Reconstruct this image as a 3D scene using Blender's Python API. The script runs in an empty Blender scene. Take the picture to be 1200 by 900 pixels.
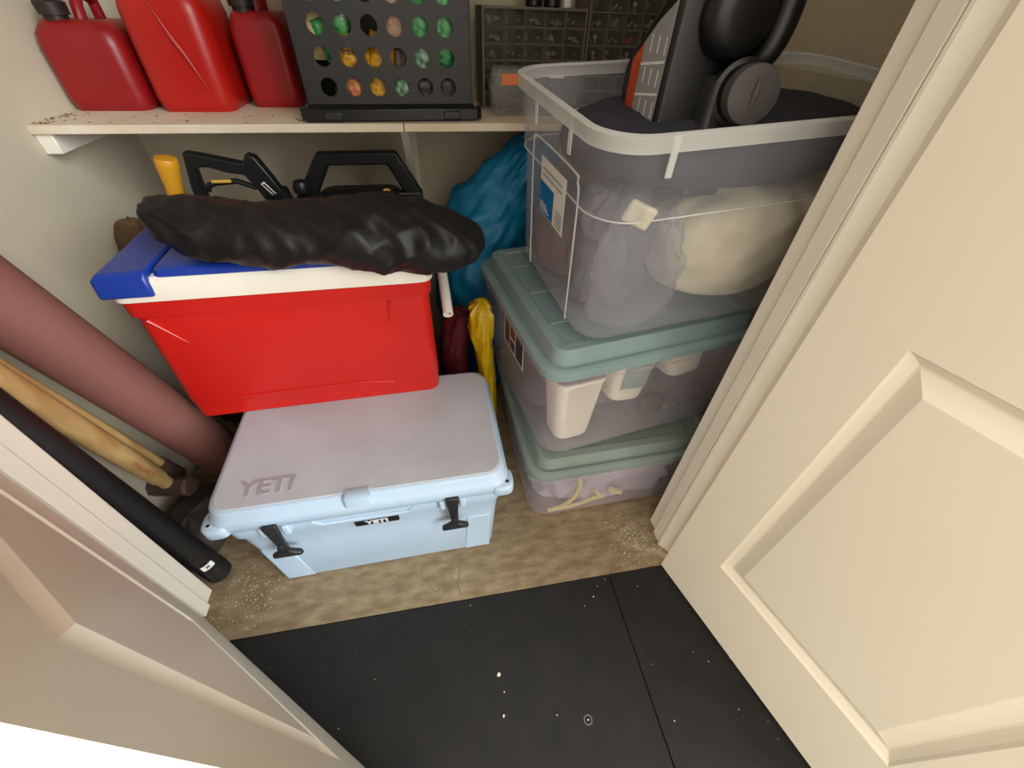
import bpy, bmesh, math, random
from mathutils import Vector, Matrix, noise
random.seed(7)
sc = bpy.context.scene
R = math.radians
PI = math.pi

# ---------------------------------------------------------------- camera
cd = bpy.data.cameras.new('camera'); cam = bpy.data.objects.new('camera', cd)
sc.collection.objects.link(cam); sc.camera = cam
cd.sensor_width = 36; cd.lens = 36 * 478.95 / 1200; cd.clip_start = .01
_r = Vector((.98432, -.17406, .02858)); _u = Vector((.09776, .6732, .73297)); _f = Vector((.14682, .71868, -.67967))
cam.matrix_world = Matrix(((_r.x, _u.x, -_f.x, 0), (_r.y, _u.y, -_f.y, 0), (_r.z, _u.z, -_f.z, 1.2), (0, 0, 0, 1)))
# ---------------------------------------------------------------- world, sun, exposure
w = bpy.data.worlds.new('daylight'); sc.world = w; w.use_nodes = True
w.node_tree.nodes['Background'].inputs[0].default_value = (1.0, .925, .80, 1)
w.node_tree.nodes['Background'].inputs[1].default_value = 1.95
sd = bpy.data.lights.new('sun', 'SUN'); sun = bpy.data.objects.new('sun', sd); sc.collection.objects.link(sun)
sd.energy = 4.3; sd.angle = R(38); sd.color = (.88, .95, 1)
sun.rotation_euler = Vector((-.67, .67, -.36)).to_track_quat('-Z', 'Y').to_euler()
sc.view_settings.view_transform = 'Standard'; sc.view_settings.look = 'None'
sc.view_settings.exposure = 0.1; sc.view_settings.gamma = 1
sc.view_settings.use_curve_mapping = False
sc.cycles.transparent_max_bounces = 40
sc.cycles.max_bounces = 10

# ---------------------------------------------------------------- materials
MATS = {}
def srgb(c):
    return tuple((x / 12.92 if x <= .04045 else ((x + .055) / 1.055) ** 2.4) for x in [k / 255 for k in c]) + (1,)
def mat(name, col, rough=.5, col2=None, scale=8, amount=.5, bump=0, bscale=60, metal=0, coat=0, stretch=None, spec=.5, sheen=0):
    m = bpy.data.materials.new(name); MATS[name] = m; m.use_nodes = True
    nt = m.node_tree; b = nt.nodes['Principled BSDF']
    b.inputs['Base Color'].default_value = srgb(col); b.inputs['Roughness'].default_value = rough
    b.inputs['Metallic'].default_value = metal; b.inputs['Coat Weight'].default_value = coat
    b.inputs['Specular IOR Level'].default_value = spec
    if sheen: b.inputs['Sheen Weight'].default_value = sheen
    tc = nt.nodes.new('ShaderNodeTexCoord'); mp = nt.nodes.new('ShaderNodeMapping')
    nt.links.new(tc.outputs['Object'], mp.inputs[0])
    if stretch: mp.inputs['Scale'].default_value = stretch
    if col2:
        n = nt.nodes.new('ShaderNodeTexNoise'); n.inputs['Scale'].default_value = scale; n.inputs['Detail'].default_value = 6
        cr = nt.nodes.new('ShaderNodeValToRGB')
        cr.color_ramp.elements[0].position = max(0, .5 - .25 * (1.2 - amount) - .1 * amount); cr.color_ramp.elements[1].position = .5 + .2 * (1.4 - amount)
        cr.color_ramp.elements[0].color = srgb(col); cr.color_ramp.elements[1].color = srgb(col2)
        nt.links.new(mp.outputs[0], n.inputs['Vector']); nt.links.new(n.outputs['Fac'], cr.inputs[0]); nt.links.new(cr.outputs[0], b.inputs['Base Color'])
    if bump:
        n2 = nt.nodes.new('ShaderNodeTexNoise'); n2.inputs['Scale'].default_value = bscale; n2.inputs['Detail'].default_value = 4
        bp = nt.nodes.new('ShaderNodeBump'); bp.inputs['Strength'].default_value = bump; bp.inputs['Distance'].default_value = .004
        nt.links.new(mp.outputs[0], n2.inputs['Vector']); nt.links.new(n2.outputs['Fac'], bp.inputs['Height']); nt.links.new(bp.outputs[0], b.inputs['Normal'])
    return m
def clear(name, col, alpha, rough=.25, tint=(.96, .96, .97), cloud=.08):
    """milky see-through plastic: transparent film mixed with a glossy scattering skin"""
    m = bpy.data.materials.new(name); MATS[name] = m; m.use_nodes = True
    nt = m.node_tree; b = nt.nodes['Principled BSDF']; out = nt.nodes['Material Output']
    b.inputs['Base Color'].default_value = srgb(col); b.inputs['Roughness'].default_value = rough
    t = nt.nodes.new('ShaderNodeBsdfTransparent'); t.inputs[0].default_value = tint + (1,)
    mx = nt.nodes.new('ShaderNodeMixShader')
    lw = nt.nodes.new('ShaderNodeLayerWeight'); lw.inputs[0].default_value = .12
    n = nt.nodes.new('ShaderNodeTexNoise'); n.inputs['Scale'].default_value = 9; n.inputs['Detail'].default_value = 5
    tc = nt.nodes.new('ShaderNodeTexCoord'); nt.links.new(tc.outputs['Object'], n.inputs['Vector'])
    a = nt.nodes.new('ShaderNodeMath'); a.operation = 'MULTIPLY_ADD'; a.inputs[1].default_value = cloud * 2; a.inputs[2].default_value = alpha - cloud
    nt.links.new(n.outputs['Fac'], a.inputs[0])
    ad = nt.nodes.new('ShaderNodeMath'); ad.operation = 'ADD'; ad.use_clamp = True
    nt.links.new(a.outputs[0], ad.inputs[0]); lm = nt.nodes.new('ShaderNodeMath'); lm.operation = 'MULTIPLY'; lm.inputs[1].default_value = .35; nt.links.new(lw.outputs['Facing'], lm.inputs[0]); nt.links.new(lm.outputs[0], ad.inputs[1])
    nt.links.new(ad.outputs[0], mx.inputs[0]); nt.links.new(t.outputs[0], mx.inputs[1]); nt.links.new(b.outputs[0], mx.inputs[2])
    nt.links.new(mx.outputs[0], out.inputs[0])
    return m

mat('wall_paint', (206, 195, 172), .75, (199, 187, 162), 3, .4, .05, 120)
mat('door_paint', (238, 228, 208), .42, (234, 223, 202), 2, .4, .04, 40)
mat('trim_paint', (238, 231, 216), .38, (233, 225, 208), 6, .4, .05, 30)
mat('panel_board', (190, 174, 142), .8, (180, 164, 132), 5, .5, .08, 90)
mat('shelf_paint', (228, 216, 194), .55, (214, 194, 168), 9, .5, .05, 50)
mat('plywood', (156, 137, 107), .8, (124, 105, 78), 26, .75, .3, 70, stretch=(.7, 1.5, 1))
mat('concrete', (150, 145, 138), .9, (130, 126, 120), 4, .5, .1, 60)
mat('rubber', (34, 32, 30), .75, (26, 25, 24), 14, .6, .12, 160, spec=.3)
mat('cooler_blue', (176, 196, 214), .42, (170, 190, 208), 12, .4, .06, 300)
mat('cooler_lid_worn', (186, 190, 197), .6, (174, 176, 182), 7, .6, .06, 260)
mat('latch_rubber', (30, 29, 29), .5)
mat('dark_hole', (28, 27, 28), .7)
mat('plate_black', (22, 22, 22), .4)
mat('plate_silver', (205, 205, 205), .35)
mat('emboss', (160, 152, 152), .6)
mat('cooler_red', (196, 28, 20), .38, (188, 24, 17), 6, .5, .03, 120)
mat('cooler_white', (233, 227, 213), .42, (226, 218, 200), 8, .4)
mat('cooler_navy', (22, 52, 140), .36, (26, 58, 150), 8, .4)
mat('black_fabric', (17, 16, 15), .5, (23, 21, 20), 16, .6, .12, 260, spec=.35)
mat('can_red_dark', (146, 20, 22), .38, (134, 17, 20), 6, .5, .04, 80)
mat('can_red', (180, 24, 14), .36, (170, 20, 11), 6, .5, .04, 80)
mat('can_red_pink', (158, 24, 32), .4, (146, 20, 28), 6, .5, .04, 80)
mat('can_cap', (40, 28, 24), .5)
mat('black_plastic', (34, 33, 33), .45, (40, 39, 38), 20, .5, .04, 200)
mat('black_gloss', (15, 14, 14), .36, (20, 19, 19), 10, .5)
mat('cap_grey', (74, 71, 69), .5, (66, 63, 61), 14, .5, .05, 200)
mat('washer_black', (26, 26, 26), .4)
mat('washer_yellow', (224, 178, 70), .45)
mat('yellow_plastic', (226, 164, 40), .42, (214, 148, 32), 12, .5)
mat('sticker_white', (232, 230, 224), .5)
mat('sticker_grey', (150, 150, 150), .5)
mat('sticker_blue', (0, 112, 178), .45)
mat('sticker_orange', (196, 76, 36), .5, (176, 62, 30), 20, .5)
mat('sticker_dark', (52, 44, 66), .5)
mat('sticker_maroon', (120, 30, 52), .5)
mat('lid_sage', (136, 158, 158), .5, (124, 147, 148), 6, .5, .05, 200)
mat('lid_sage_dusty', (132, 146, 140), .6, (118, 128, 118), 6, .5, .05, 200)
clear('bin_clear', (222, 224, 232), .075, .22, (.985, .985, .99), .04)
clear('bin_rim', (236, 236, 232), .5, .3, (.95, .95, .95), .08)
clear('bin_lilac', (226, 218, 224), .075, .3, (.985, .98, .985), .05)
clear('drawer_clear', (170, 170, 160), .06, .2, (.97, .97, .96), .03)
clear('tackle_clear', (206, 206, 202), .12, .2, (.95, .95, .95), .05)
clear('film', (236, 228, 206), .62, .35, (.98, .97, .94), .2)
clear('film_grey', (196, 196, 206), .16, .12, (.96, .96, .97), .10)
mat('white_bag', (250, 241, 214), .45, (242, 230, 200), 10, .5, .4, 24)
mat('navy_fabric', (36, 36, 50), .8, (46, 44, 56), 20, .5, .3, 200)
mat('grey_fabric', (120, 120, 130), .8, (100, 100, 112), 14, .5, .06, 60)
mat('rose_fabric', (140, 104, 102), .8, (110, 92, 96), 12, .5, .3, 90)
mat('lavender_fabric', (186, 176, 186), .8, (166, 158, 172), 10, .5, .4, 60)
mat('cream_plastic', (252, 246, 226), .45)
mat('label_teal', (150, 172, 160), .5)
mat('hose_yellow', (214, 198, 130), .45)
mat('dark_tool', (64, 60, 56), .5)
mat('steel', (170, 168, 162), .35, metal=.7)
mat('blue_nylon', (10, 122, 166), .5, (8, 104, 146), 10, .5, .3, 120)
mat('yellow_bag', (214, 178, 20), .4, (196, 158, 14), 10, .5, .3, 50)
mat('maroon_fabric', (98, 14, 26), .75, (80, 10, 20), 14, .5, .3, 90)
mat('brown_canvas', (92, 68, 40), .8, (76, 56, 32), 14, .5, .3, 90)
mat('pvc_white', (226, 220, 208), .4)
mat('roll_mauve', (132, 84, 74), .75, (120, 75, 66), 4, .5, .15, 300)
mat('handle_wood', (206, 170, 116), .5, (178, 138, 84), 6, .6, .08, 60, stretch=(6, 6, 1))
mat('print_red', (176, 70, 44), .6)
mat('dark_cloth', (44, 38, 34), .8, (60, 50, 42), 18, .6, .3, 60)
mat('rust_iron', (62, 48, 42), .6, (84, 60, 48), 22, .6, .4, 60)
mat('tube_black', (22, 21, 22), .45, (28, 27, 28), 20, .5)
mat('cabinet_olive', (104, 96, 80), .55, (96, 88, 72), 12, .5)
mat('hardware', (190, 188, 180), .35, (120, 116, 108), 60, .7, metal=.4)
mat('hardware_pink', (170, 70, 84), .5)
mat('hardware_dark', (76, 74, 70), .4, (120, 118, 112), 70, .7, metal=.3)
mat('label_orange', (226, 122, 66), .5)
mat('packet_yellow', (226, 178, 44), .35, (170, 112, 22), 70, .9, .6, 90)
mat('packet_green', (30, 120, 58), .3, (104, 186, 118), 70, .9, .6, 90)
mat('packet_dark_green', (30, 78, 52), .3, (150, 190, 160), 70, .9, .6, 90)
mat('packet_cream', (206, 176, 120), .4, (216, 190, 140), 70, .9, .6, 90)
mat('packet_brown', (92, 74, 36), .45, (66, 52, 28), 70, .9, .6, 90)
mat('packet_red', (168, 52, 48), .4, (206, 140, 70), 70, .9, .6, 90)
mat('packet_grey', (66, 62, 58), .4, (50, 47, 44), 70, .9, .6, 90)
mat('packet_pink', (170, 130, 110), .4, (190, 150, 130), 70, .9, .6, 90)
mat('ink_dark', (40, 34, 24), .6)
mat('pencil', (128, 106, 80), .8)
mat('dead_leaf', (96, 72, 46), .8)
mat('drip_white', (214, 204, 186), .8)

# ---------------------------------------------------------------- helpers
col = sc.collection
class MB:
    def __init__(s): s.v = []; s.f = []
    def add(s, vs, fs):
        o = len(s.v); s.v += [tuple(p) for p in vs]; s.f += [tuple(i + o for i in f) for f in fs]; return s
    def box(s, x0, x1, y0, y1, z0, z1):
        return s.add([(x0, y0, z0), (x1, y0, z0), (x1, y1, z0), (x0, y1, z0), (x0, y0, z1), (x1, y0, z1), (x1, y1, z1), (x0, y1, z1)],
                     [(0, 3, 2, 1), (4, 5, 6, 7), (0, 1, 5, 4), (1, 2, 6, 5), (2, 3, 7, 6), (3, 0, 4, 7)])
    def loft(s, rings, cap0=True, cap1=True):
        n = len(rings[0]); o = len(s.v)
        for r in rings: s.v += [tuple(p) for p in r]
        for k in range(len(rings) - 1):
            for i in range(n):
                j = (i + 1) % n
                s.f.append((o + k * n + i, o + k * n + j, o + (k + 1) * n + j, o + (k + 1) * n + i))
        if cap0: s.f.append(tuple(o + i for i in reversed(range(n))))
        if cap1: s.f.append(tuple(o + (len(rings) - 1) * n + i for i in range(n)))
        return s
    def tube(s, path, r, n=10, caps=True):
        P = [Vector(p) for p in path]; rings = []; up = None
        for i, p in enumerate(P):
            t = (P[min(i + 1, len(P) - 1)] - P[max(i - 1, 0)]).normalized()
            if up is None: up = t.orthogonal().normalized()
            up = (up - t * up.dot(t)).normalized(); b = t.cross(up)
            rr_ = r[i] if isinstance(r, (list, tuple)) else r
            rings.append([p + (up * math.cos(a) + b * math.sin(a)) * rr_ for a in [2 * PI * k / n for k in range(n)]])
        return s.loft(rings, caps, caps)
    def lathe(s, prof, o=(0, 0, 0), ax=(0, 0, 1), n=20, cap0=True, cap1=True):
        o = Vector(o); ax = Vector(ax).normalized(); u = ax.orthogonal().normalized(); v = ax.cross(u)
        return s.loft([[o + ax * h + (u * math.cos(a) + v * math.sin(a)) * r for a in [2 * PI * k / n for k in range(n)]] for r, h in prof], cap0, cap1)
    def prism(s, poly, y0, y1):
        """poly in (x,z), extruded along y"""
        n = len(poly); o = len(s.v)
        s.v += [(x, y0, z) for x, z in poly] + [(x, y1, z) for x, z in poly]
        s.f.append(tuple(o + i for i in range(n))); s.f.append(tuple(o + n + i for i in reversed(range(n))))
        for i in range(n):
            j = (i + 1) % n; s.f.append((o + i, o + n + i, o + n + j, o + j))
        return s
    def build(s, name, m, parent=None, smooth=35, bevel=0, seg=2, solid=0, sub=0):
        me = bpy.data.meshes.new(name); me.from_pydata(s.v, [], s.f)
        bm = bmesh.new(); bm.from_mesh(me); bmesh.ops.recalc_face_normals(bm, faces=bm.faces); bm.to_mesh(me); bm.free()
        me.materials.append(MATS[m]); o = bpy.data.objects.new(name, me); col.objects.link(o)
        if parent: o.parent = parent
        if smooth:
            me.polygons.foreach_set('use_smooth', [True] * len(me.polygons)); me.set_sharp_from_angle(angle=R(smooth))
        if solid:
            k = o.modifiers.new('solid', 'SOLIDIFY'); k.thickness = solid; k.offset = -1
        if bevel:
            k = o.modifiers.new('bevel', 'BEVEL'); k.width = bevel; k.segments = seg; k.limit_method = 'ANGLE'; k.angle_limit = R(40)
        if sub:
            k = o.modifiers.new('sub', 'SUBSURF'); k.levels = sub; k.render_levels = sub
        return o
def rr(cx, cy, z, w, d, r, n=5):
    """rounded rectangle ring"""
    r = min(r, w / 2 - 1e-4, d / 2 - 1e-4); P = []
    for sx, sy, a0 in ((1, 1, 0), (-1, 1, 90), (-1, -1, 180), (1, -1, 270)):
        for k in range(n + 1):
            a = R(a0 + 90 * k / n)
            P.append((cx + sx * (w / 2 - r) + r * math.cos(a), cy + sy * (d / 2 - r) + r * math.sin(a), z))
    return P
def tag(o, label=None, cat=None, group=None, kind=None):
    if label: o['label'] = label
    if cat: o['category'] = cat
    if group: o['group'] = group
    if kind: o['kind'] = kind
    return o
def thing(name, loc, rot=(0, 0, 0), label=None, cat=None, group=None, kind=None):
    o = bpy.data.objects.new(name, None); col.objects.link(o); o.empty_display_size = .05
    o.location = loc; o.rotation_euler = rot
    return tag(o, label, cat, group, kind)
def text(name, body, size, m, parent, loc, rot, ext=.0004, sx=1.0, bold=0):
    c = bpy.data.curves.new(name, 'FONT'); c.body = body; c.size = size; c.extrude = ext; c.align_x = 'CENTER'; c.align_y = 'CENTER'; c.offset = bold
    t = bpy.data.objects.new(name + '_tmp', c); col.objects.link(t)
    dg = bpy.context.evaluated_depsgraph_get(); me = bpy.data.meshes.new_from_object(t.evaluated_get(dg))
    bpy.data.objects.remove(t); bpy.data.curves.remove(c)
    me.materials.clear(); me.materials.append(MATS[m])
    o = bpy.data.objects.new(name, me); col.objects.link(o); o.parent = parent; o.location = loc; o.rotation_euler = rot; o.scale = (sx, 1, 1)
    return o
def sack(rings, n=40, amp=.01, freq=9, seed=0, folds=0, ffreq=7, sq=1.0, ridge=0, rfreq=14):
    """soft stuffed shape: rings of (cx,cy,cz,ra,rb[,tilt]) with creased noise; rings lie in xy"""
    mb = MB(); out = []
    for (cx, cy, cz, ra, rb) in rings:
        ring = []
        for k in range(n):
            a = 2 * PI * k / n
            ca = math.copysign(abs(math.cos(a)) ** sq, math.cos(a)); sa = math.copysign(abs(math.sin(a)) ** sq, math.sin(a))
            p = Vector((cx + ra * ca, cy + rb * sa, cz))
            d = noise.noise(p * freq + Vector((seed, seed, seed))) * amp + noise.noise(p * freq * 2.7 + Vector((seed, 3, seed))) * amp * .5
            if folds: d += folds * (abs(noise.noise(Vector((math.cos(a) * ffreq * .35, math.sin(a) * ffreq * .35, cz * ffreq)) + Vector((seed, 0, 0)))) - .2)
            if ridge:
                w1 = noise.noise(p * rfreq + Vector((seed, 7, 1))); w2 = noise.noise(Vector((p.x + p.z, p.y, p.z - p.x)) * rfreq * .6 + Vector((2, seed, 5)))
                d += ridge * ((1 - abs(w1)) ** 6 + (1 - abs(w2)) ** 6 - .5)
            s_ = 1 + d / max(ra, rb, .02)
            ring.append((cx + ra * ca * s_, cy + rb * sa * s_, cz + d * .4))
        out.append(ring)
    return mb.loft(out)
def interp(keys, n):
    """smooth resample of key tuples"""
    out = []
    for i in range(n):
        t = i / (n - 1) * (len(keys) - 1); k = min(int(t), len(keys) - 2); u = t - k
        p0 = keys[max(k - 1, 0)]; p1 = keys[k]; p2 = keys[k + 1]; p3 = keys[min(k + 2, len(keys) - 1)]
        out.append(tuple(.5 * (2 * b + (c - a) * u + (2 * a - 5 * b + 4 * c - d) * u * u + (-a + 3 * b - 3 * c + d) * u ** 3) for a, b, c, d in zip(p0, p1, p2, p3)))
    return out

# ================================================================ SETTING
XL, XR, YB, ZC = -.90, 1.08, 1.668, 2.42
def struct(name, mb, m, **k):
    return tag(mb.build(name, m, None, **k), kind='structure')
struct('floor', MB().box(-1.1, 1.25, .432, 1.80, -.03, 0), 'plywood')
struct('wall_back', MB().box(-1.0, 1.18, YB, YB + .1, 0, ZC), 'wall_paint')
struct('wall_left', MB().box(XL - .1, XL, .569, YB, 0, ZC), 'wall_paint')
struct('wall_right', MB().box(XR, XR + .1, .573, YB, 0, ZC), 'wall_paint')
struct('ceiling', MB().box(-1.0, 1.18, .50, YB + .1, ZC, ZC + .05), 'wall_paint')
struct('wall_front', MB().box(-2.2, -.735, .475, .569, 0, ZC).box(.62, 2.2, .475, .573, 0, ZC).box(-.735, .62, .475, .573, 2.06, ZC), 'wall_paint')
struct('ground_outside', MB().box(-6, 6, -8, .432, -.06, -.012), 'concrete')
o = struct('panel_right', MB().box(XR - .008, XR, .573, YB - .01, 0, 1.087), 'panel_board')
# left jamb: two stepped boards and a gap, all painted
j = thing('trim_1', (0, 0, 0), kind='structure')
MB().box(-.735, -.700, .531, .569, 0, 2.06).build('jamb_board', 'trim_paint', j, bevel=.002)
MB().box(-.735, -.692, .500, .5295, 0, 2.06).build('door_stop', 'trim_paint', j, bevel=.002)
MB().box(-.735, -.708, .470, .500, 0, 2.06).build('hinge_rebate', 'trim_paint', j, bevel=.002)
j = thing('trim_2', (0, 0, 0), kind='structure')
MB().box(.587, .62, .536, .573, 0, 2.06).build('jamb_board', 'trim_paint', j, bevel=.002)
MB().box(.579, .62, .500, .5345, 0, 2.06).build('door_stop', 'trim_paint', j, bevel=.002)
# rounded bead, quarter column
prof = [(.62, .452), (.62, .498), (.580, .498), (.5765, .495), (.5775, .490), (.590, .477), (.594, .470), (.596, .452)]
mb = MB(); n = len(prof)
mb.loft([[(x, y, 0) for x, y in prof], [(x, y, 2.06) for x, y in prof]]).build('casing_bead', 'trim_paint', j, smooth=20)

def door(name, loc, ang, sgn, W, panels):
    """leaf in local s (x), z; visible face at y=0 looking along -sgn*y..."""
    d = thing(name, loc, (0, 0, ang), kind='structure')
    T = .036 * sgn; H = 2.03; z0 = .008
    mb = MB()
    zs = [z0] + [z for p in panels for z in (p[2], p[3])] + [H]
    def q(m_, x0, x1, za, zb, y=0): m_.add([(x0, y, za), (x1, y, za), (x1, y, zb), (x0, y, zb)], [(0, 1, 2, 3)])
    s0, s1 = panels[0][0], panels[0][1]
    q(mb, 0, s0, z0, H); q(mb, s1, W, z0, H)
    for k in range(0, len(zs), 2): q(mb, s0, s1, zs[k], zs[k + 1])
    # edges and back
    mb.add([(0, 0, z0), (W, 0, z0), (W, 0, H), (0, 0, H), (0, T, z0), (W, T, z0), (W, T, H), (0, T, H)],
           [(0, 1, 5, 4), (1, 2, 6, 5), (2, 3, 7, 6), (3, 0, 4, 7), (4, 5, 6, 7)])
    mb.build('slab', 'door_paint', d, smooth=0)
    g = -sgn
    for a0, a1, b0, b1 in panels:
        # moulding: bead proud of the face, then a long slope into the recess
        prof = [(0, 0), (.004, -.005), (.016, -.0125), (.019, -.0125), (.046, .0008), (.048, .001)]
        mm = MB(); rings = []
        for i, (t, h) in enumerate(prof): rings.append([(a0 + t, g * h, b0 + t), (a1 - t, g * h, b0 + t), (a1 - t, g * h, b1 - t), (a0 + t, g * h, b1 - t)])
        mm.loft(rings, False, False).build('panel_moulding', 'door_paint', d, smooth=0)
        t = .048; h = g * .001
        MB().add([(a0 + t, h, b0 + t), (a1 - t, h, b0 + t), (a1 - t, h, b1 - t), (a0 + t, h, b1 - t)], [(0, 1, 2, 3)]).build('panel', 'door_paint', d, smooth=0)
    return d
door('door_1', (-.687, .490, 0), -.70, -1, .674, [(.145, .575, .25, .912), (.145, .575, 1.14, 1.90)])
door('door_2', (.5555, .430, 0), math.atan2(-.963, .271), 1, .60, [(.115, .50, .237, .888), (.115, .50, 1.14, 1.90)])

# rubber mats outside
for x0, x1, lab in ((-1.35, .393, 'wide black rubber floor mat with white specks in front of closet'), (.3965, 1.3, 'black rubber floor mat under the right-hand beige door, beside seam')):
    o = MB().box(x0, x1, -.75, .4305, -.012, -.001).build('rubber_mat', 'rubber', None, bevel=.0015)
    tag(o, lab.replace('right-hand beige door, beside seam', 'beige panelled door past the mat seam'), 'mat', 'black rubber mats')
fl = bpy.data.objects['floor']
# scribble and paint drips on the closet floor
def flat_curve(pts, wd, z=.0006):
    mb = MB(); L = []; Rr = []
    for i, p in enumerate(pts):
        a = Vector(pts[max(i - 1, 0)]); b = Vector(pts[min(i + 1, len(pts) - 1)]); t = (b - a).normalized(); nrm = Vector((-t.y, t.x))
        L.append((p[0] + nrm.x * wd, p[1] + nrm.y * wd, z)); Rr.append((p[0] - nrm.x * wd, p[1] - nrm.y * wd, z))
    n = len(pts)
    return mb.add(L + Rr, [(i, i + 1, n + i + 1, n + i) for i in range(n - 1)])
flat_curve([(-.095 + .036 * math.cos(a) + .012 * math.sin(2 * a), .505 + .042 * math.sin(a)) for a in [R(40 + 12 * k) for k in range(23)]], .0013).build('pencil_scribble', 'pencil', fl, smooth=0)
flat_curve([(-.03 + .004 * math.sin(k * .5), .558 - .009 * k) for k in range(14)], .0013).build('pencil_scribble', 'pencil', fl, smooth=0)
flat_curve([(-.052 + .003 * math.sin(k * .6), .558 - .006 * k) for k in range(13)], .0011).build('pencil_scribble', 'pencil', fl, smooth=0)
def specks(name, m, n, fx, size, parent, z):
    mb = MB()
    for i in range(n):
        x, y = fx(); s_ = size * random.uniform(.4, 1.6); a0 = random.random() * 6
        mb.add([(x + s_ * random.uniform(.5, 1.2) * math.cos(a0 + k), y + s_ * random.uniform(.5, 1.2) * math.sin(a0 + k), z) for k in (0, 1.2, 2.4, 3.7, 5.0)], [(0, 1, 2, 3, 4)])
    return tag(mb.build(name, m, parent, smooth=0), kind='stuff')
specks('paint_drips', 'drip_white', 260, lambda: (random.gauss(-.60, .05), min(.66, max(.45, random.gauss(.55, .045)))), .0016, fl, .0007)
specks('paint_drips', 'drip_white', 260, lambda: (random.gauss(.50, .04), min(.62, max(.44, random.gauss(.52, .04)))), .0016, fl, .0007)
for mt in [o for o in col.objects if o.name.startswith('rubber_mat')]:
    x0, x1 = (-.55, .39) if mt.name == 'rubber_mat' else (.40, .75)
    specks('specks', 'drip_white', 28, lambda: (random.uniform(x0, x1), random.uniform(-.1, .42)), .0014, mt, -.0006)

mt = bpy.data.objects['rubber_mat']
for x, y, r_ in ((.045, .245, .006), (.045, .165, .0045), (.235, .125, .003), (.30, .36, .002)):
    MB().add([(x + r_ * random.uniform(.5, 1.1) * math.cos(k), y + r_ * random.uniform(.5, 1.1) * math.sin(k), -.0004 + .002 * (k % 2)) for k in range(6)], [(0, 1, 2, 3, 4, 5)]).build('crumb', 'drip_white', mt, smooth=0)
flat_curve([(.235 + .009 * math.cos(a), .125 + .009 * math.sin(a)) for a in [R(20 * k) for k in range(19)]], .0007, -.0005).build('scuff_ring', 'concrete', mt, smooth=0)
# ================================================================ SHELF
ZS = .967
o = MB().box(XL, -.0565, 1.26, YB, ZS - .019, ZS).build('shelf_board', 'shelf_paint', None, bevel=.002)
tag(o, 'white painted shelf board carrying the three red fuel cans', 'shelf')
o = MB().box(-.0545, XR - .008, 1.26, YB, ZS - .019, ZS).build('shelf_board', 'shelf_paint', None, bevel=.002)
tag(o, 'white painted shelf board under the small-parts drawer cabinets', 'shelf')
o = MB().box(XL, XL + .036, 1.268, YB, ZS - .062, ZS - .019).build('shelf_cleat', 'trim_paint', None, bevel=.003)
tag(o, 'white wooden cleat under the shelf end on the left wall', 'cleat')
b = thing('shelf_bracket', (-.055, YB, .60), label='white wooden shelf bracket with diagonal brace against the back wall', cat='bracket')
MB().box(-.02, .02, -.02, 0, 0, ZS - .0195 - .60).build('upright', 'trim_paint', b, bevel=.002)
MB().add([(x, y, z) for x in (-.012, .008) for y, z in ((-.02, .03), (-.02, .075), (-.36, .348), (-.395, .348))],
         [(0, 1, 2, 3), (4, 7, 6, 5), (0, 4, 5, 1), (1, 5, 6, 2), (2, 6, 7, 3), (3, 7, 4, 0)]).build('brace', 'trim_paint', b, bevel=.001)
# dry leaf litter on the shelf
mb = MB()
for i in range(60):
    x = random.choice([random.gauss(-.87, .02), random.uniform(-.88, -.3)]) if i % 3 else random.uniform(-.89, -.84); y = random.uniform(1.27, 1.40); s_ = random.uniform(.003, .008); a = random.random() * 6
    x = max(-.893, x)
    mb.add([(x, y, ZS + .0004), (x + s_ * math.cos(a), y + s_ * math.sin(a), ZS + .002), (x + s_ * 1.6 * math.cos(a + .4), y + s_ * 1.6 * math.sin(a + .4), ZS + .0006), (x + s_ * math.cos(a + .9), y + s_ * math.sin(a + .9), ZS + .0006)], [(0, 1, 2, 3)])
tag(mb.build('leaf_litter', 'dead_leaf', None, smooth=0), 'dry brown leaf crumbs strewn over the shelf beside the fuel cans', 'litter', kind='stuff')

# ---- fuel cans
def fuel_can(loc, w_, d_, h_, m, label, r=.035, spout=True, ridge=False, rz=0):
    t = thing('fuel_can', loc, (0, 0, rz), label, 'fuel can', 'red fuel cans on the shelf')
    mb = MB()
    L = [(0, .90, r * .7), (.012, .97, r), (.03, 1, r), (h_ - .05, .99, r), (h_ - .025, .95, r), (h_ - .008, .84, r), (h_, .74, r * .9)]
    mb.loft([rr(0, d_ / 2, z, w_ * s_, d_ * (1 - (1 - s_) * w_ / d_), rad, 6) for z, s_, rad in L]); mb.build('body', m, t, smooth=50)
    if ridge:
        MB().tube([(-.01, -.001, h_ - .03), (.012, -.003, h_ * .62), (.026, -.003, h_ * .5), (.05, -.003, .05)], [.001, .006, .006, .001], 8).build('moulded_ridge', m, t)
    hz = h_ - .004
    MB().tube([(-w_ * .02, d_ * .85, hz), (0, d_ * .8, hz + .04), (0, d_ * .55, hz + .055), (0, d_ * .42, hz + .03), (0, d_ * .38, hz)], .013, 10).build('handle', m, t)
    cx = -w_ * .18
    MB().lathe([(.024, hz - .002), (.024, hz + .012), (.03, hz + .012), (.031, hz + .034), (.026, hz + .038), (.012, hz + .04)], (cx, d_ * .22, 0), n=18).build('cap', 'can_cap', t)
    if spout: MB().tube([(cx, d_ * .22, hz + .03), (cx + .01, d_ * .25, hz + .07), (cx + .05, d_ * .35, hz + .1)], [.012, .010, .008], 10).build('spout', 'can_cap', t)
    return t
fuel_can((-.799, 1.42, ZS), .188, .20, .178, 'can_red_dark', 'dark red plastic fuel can beside the left wall')
fuel_can((-.589, 1.405, ZS), .190, .22, .245, 'can_red', 'bright red tall plastic fuel can with a moulded ridge', ridge=True, r=.04)
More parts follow.
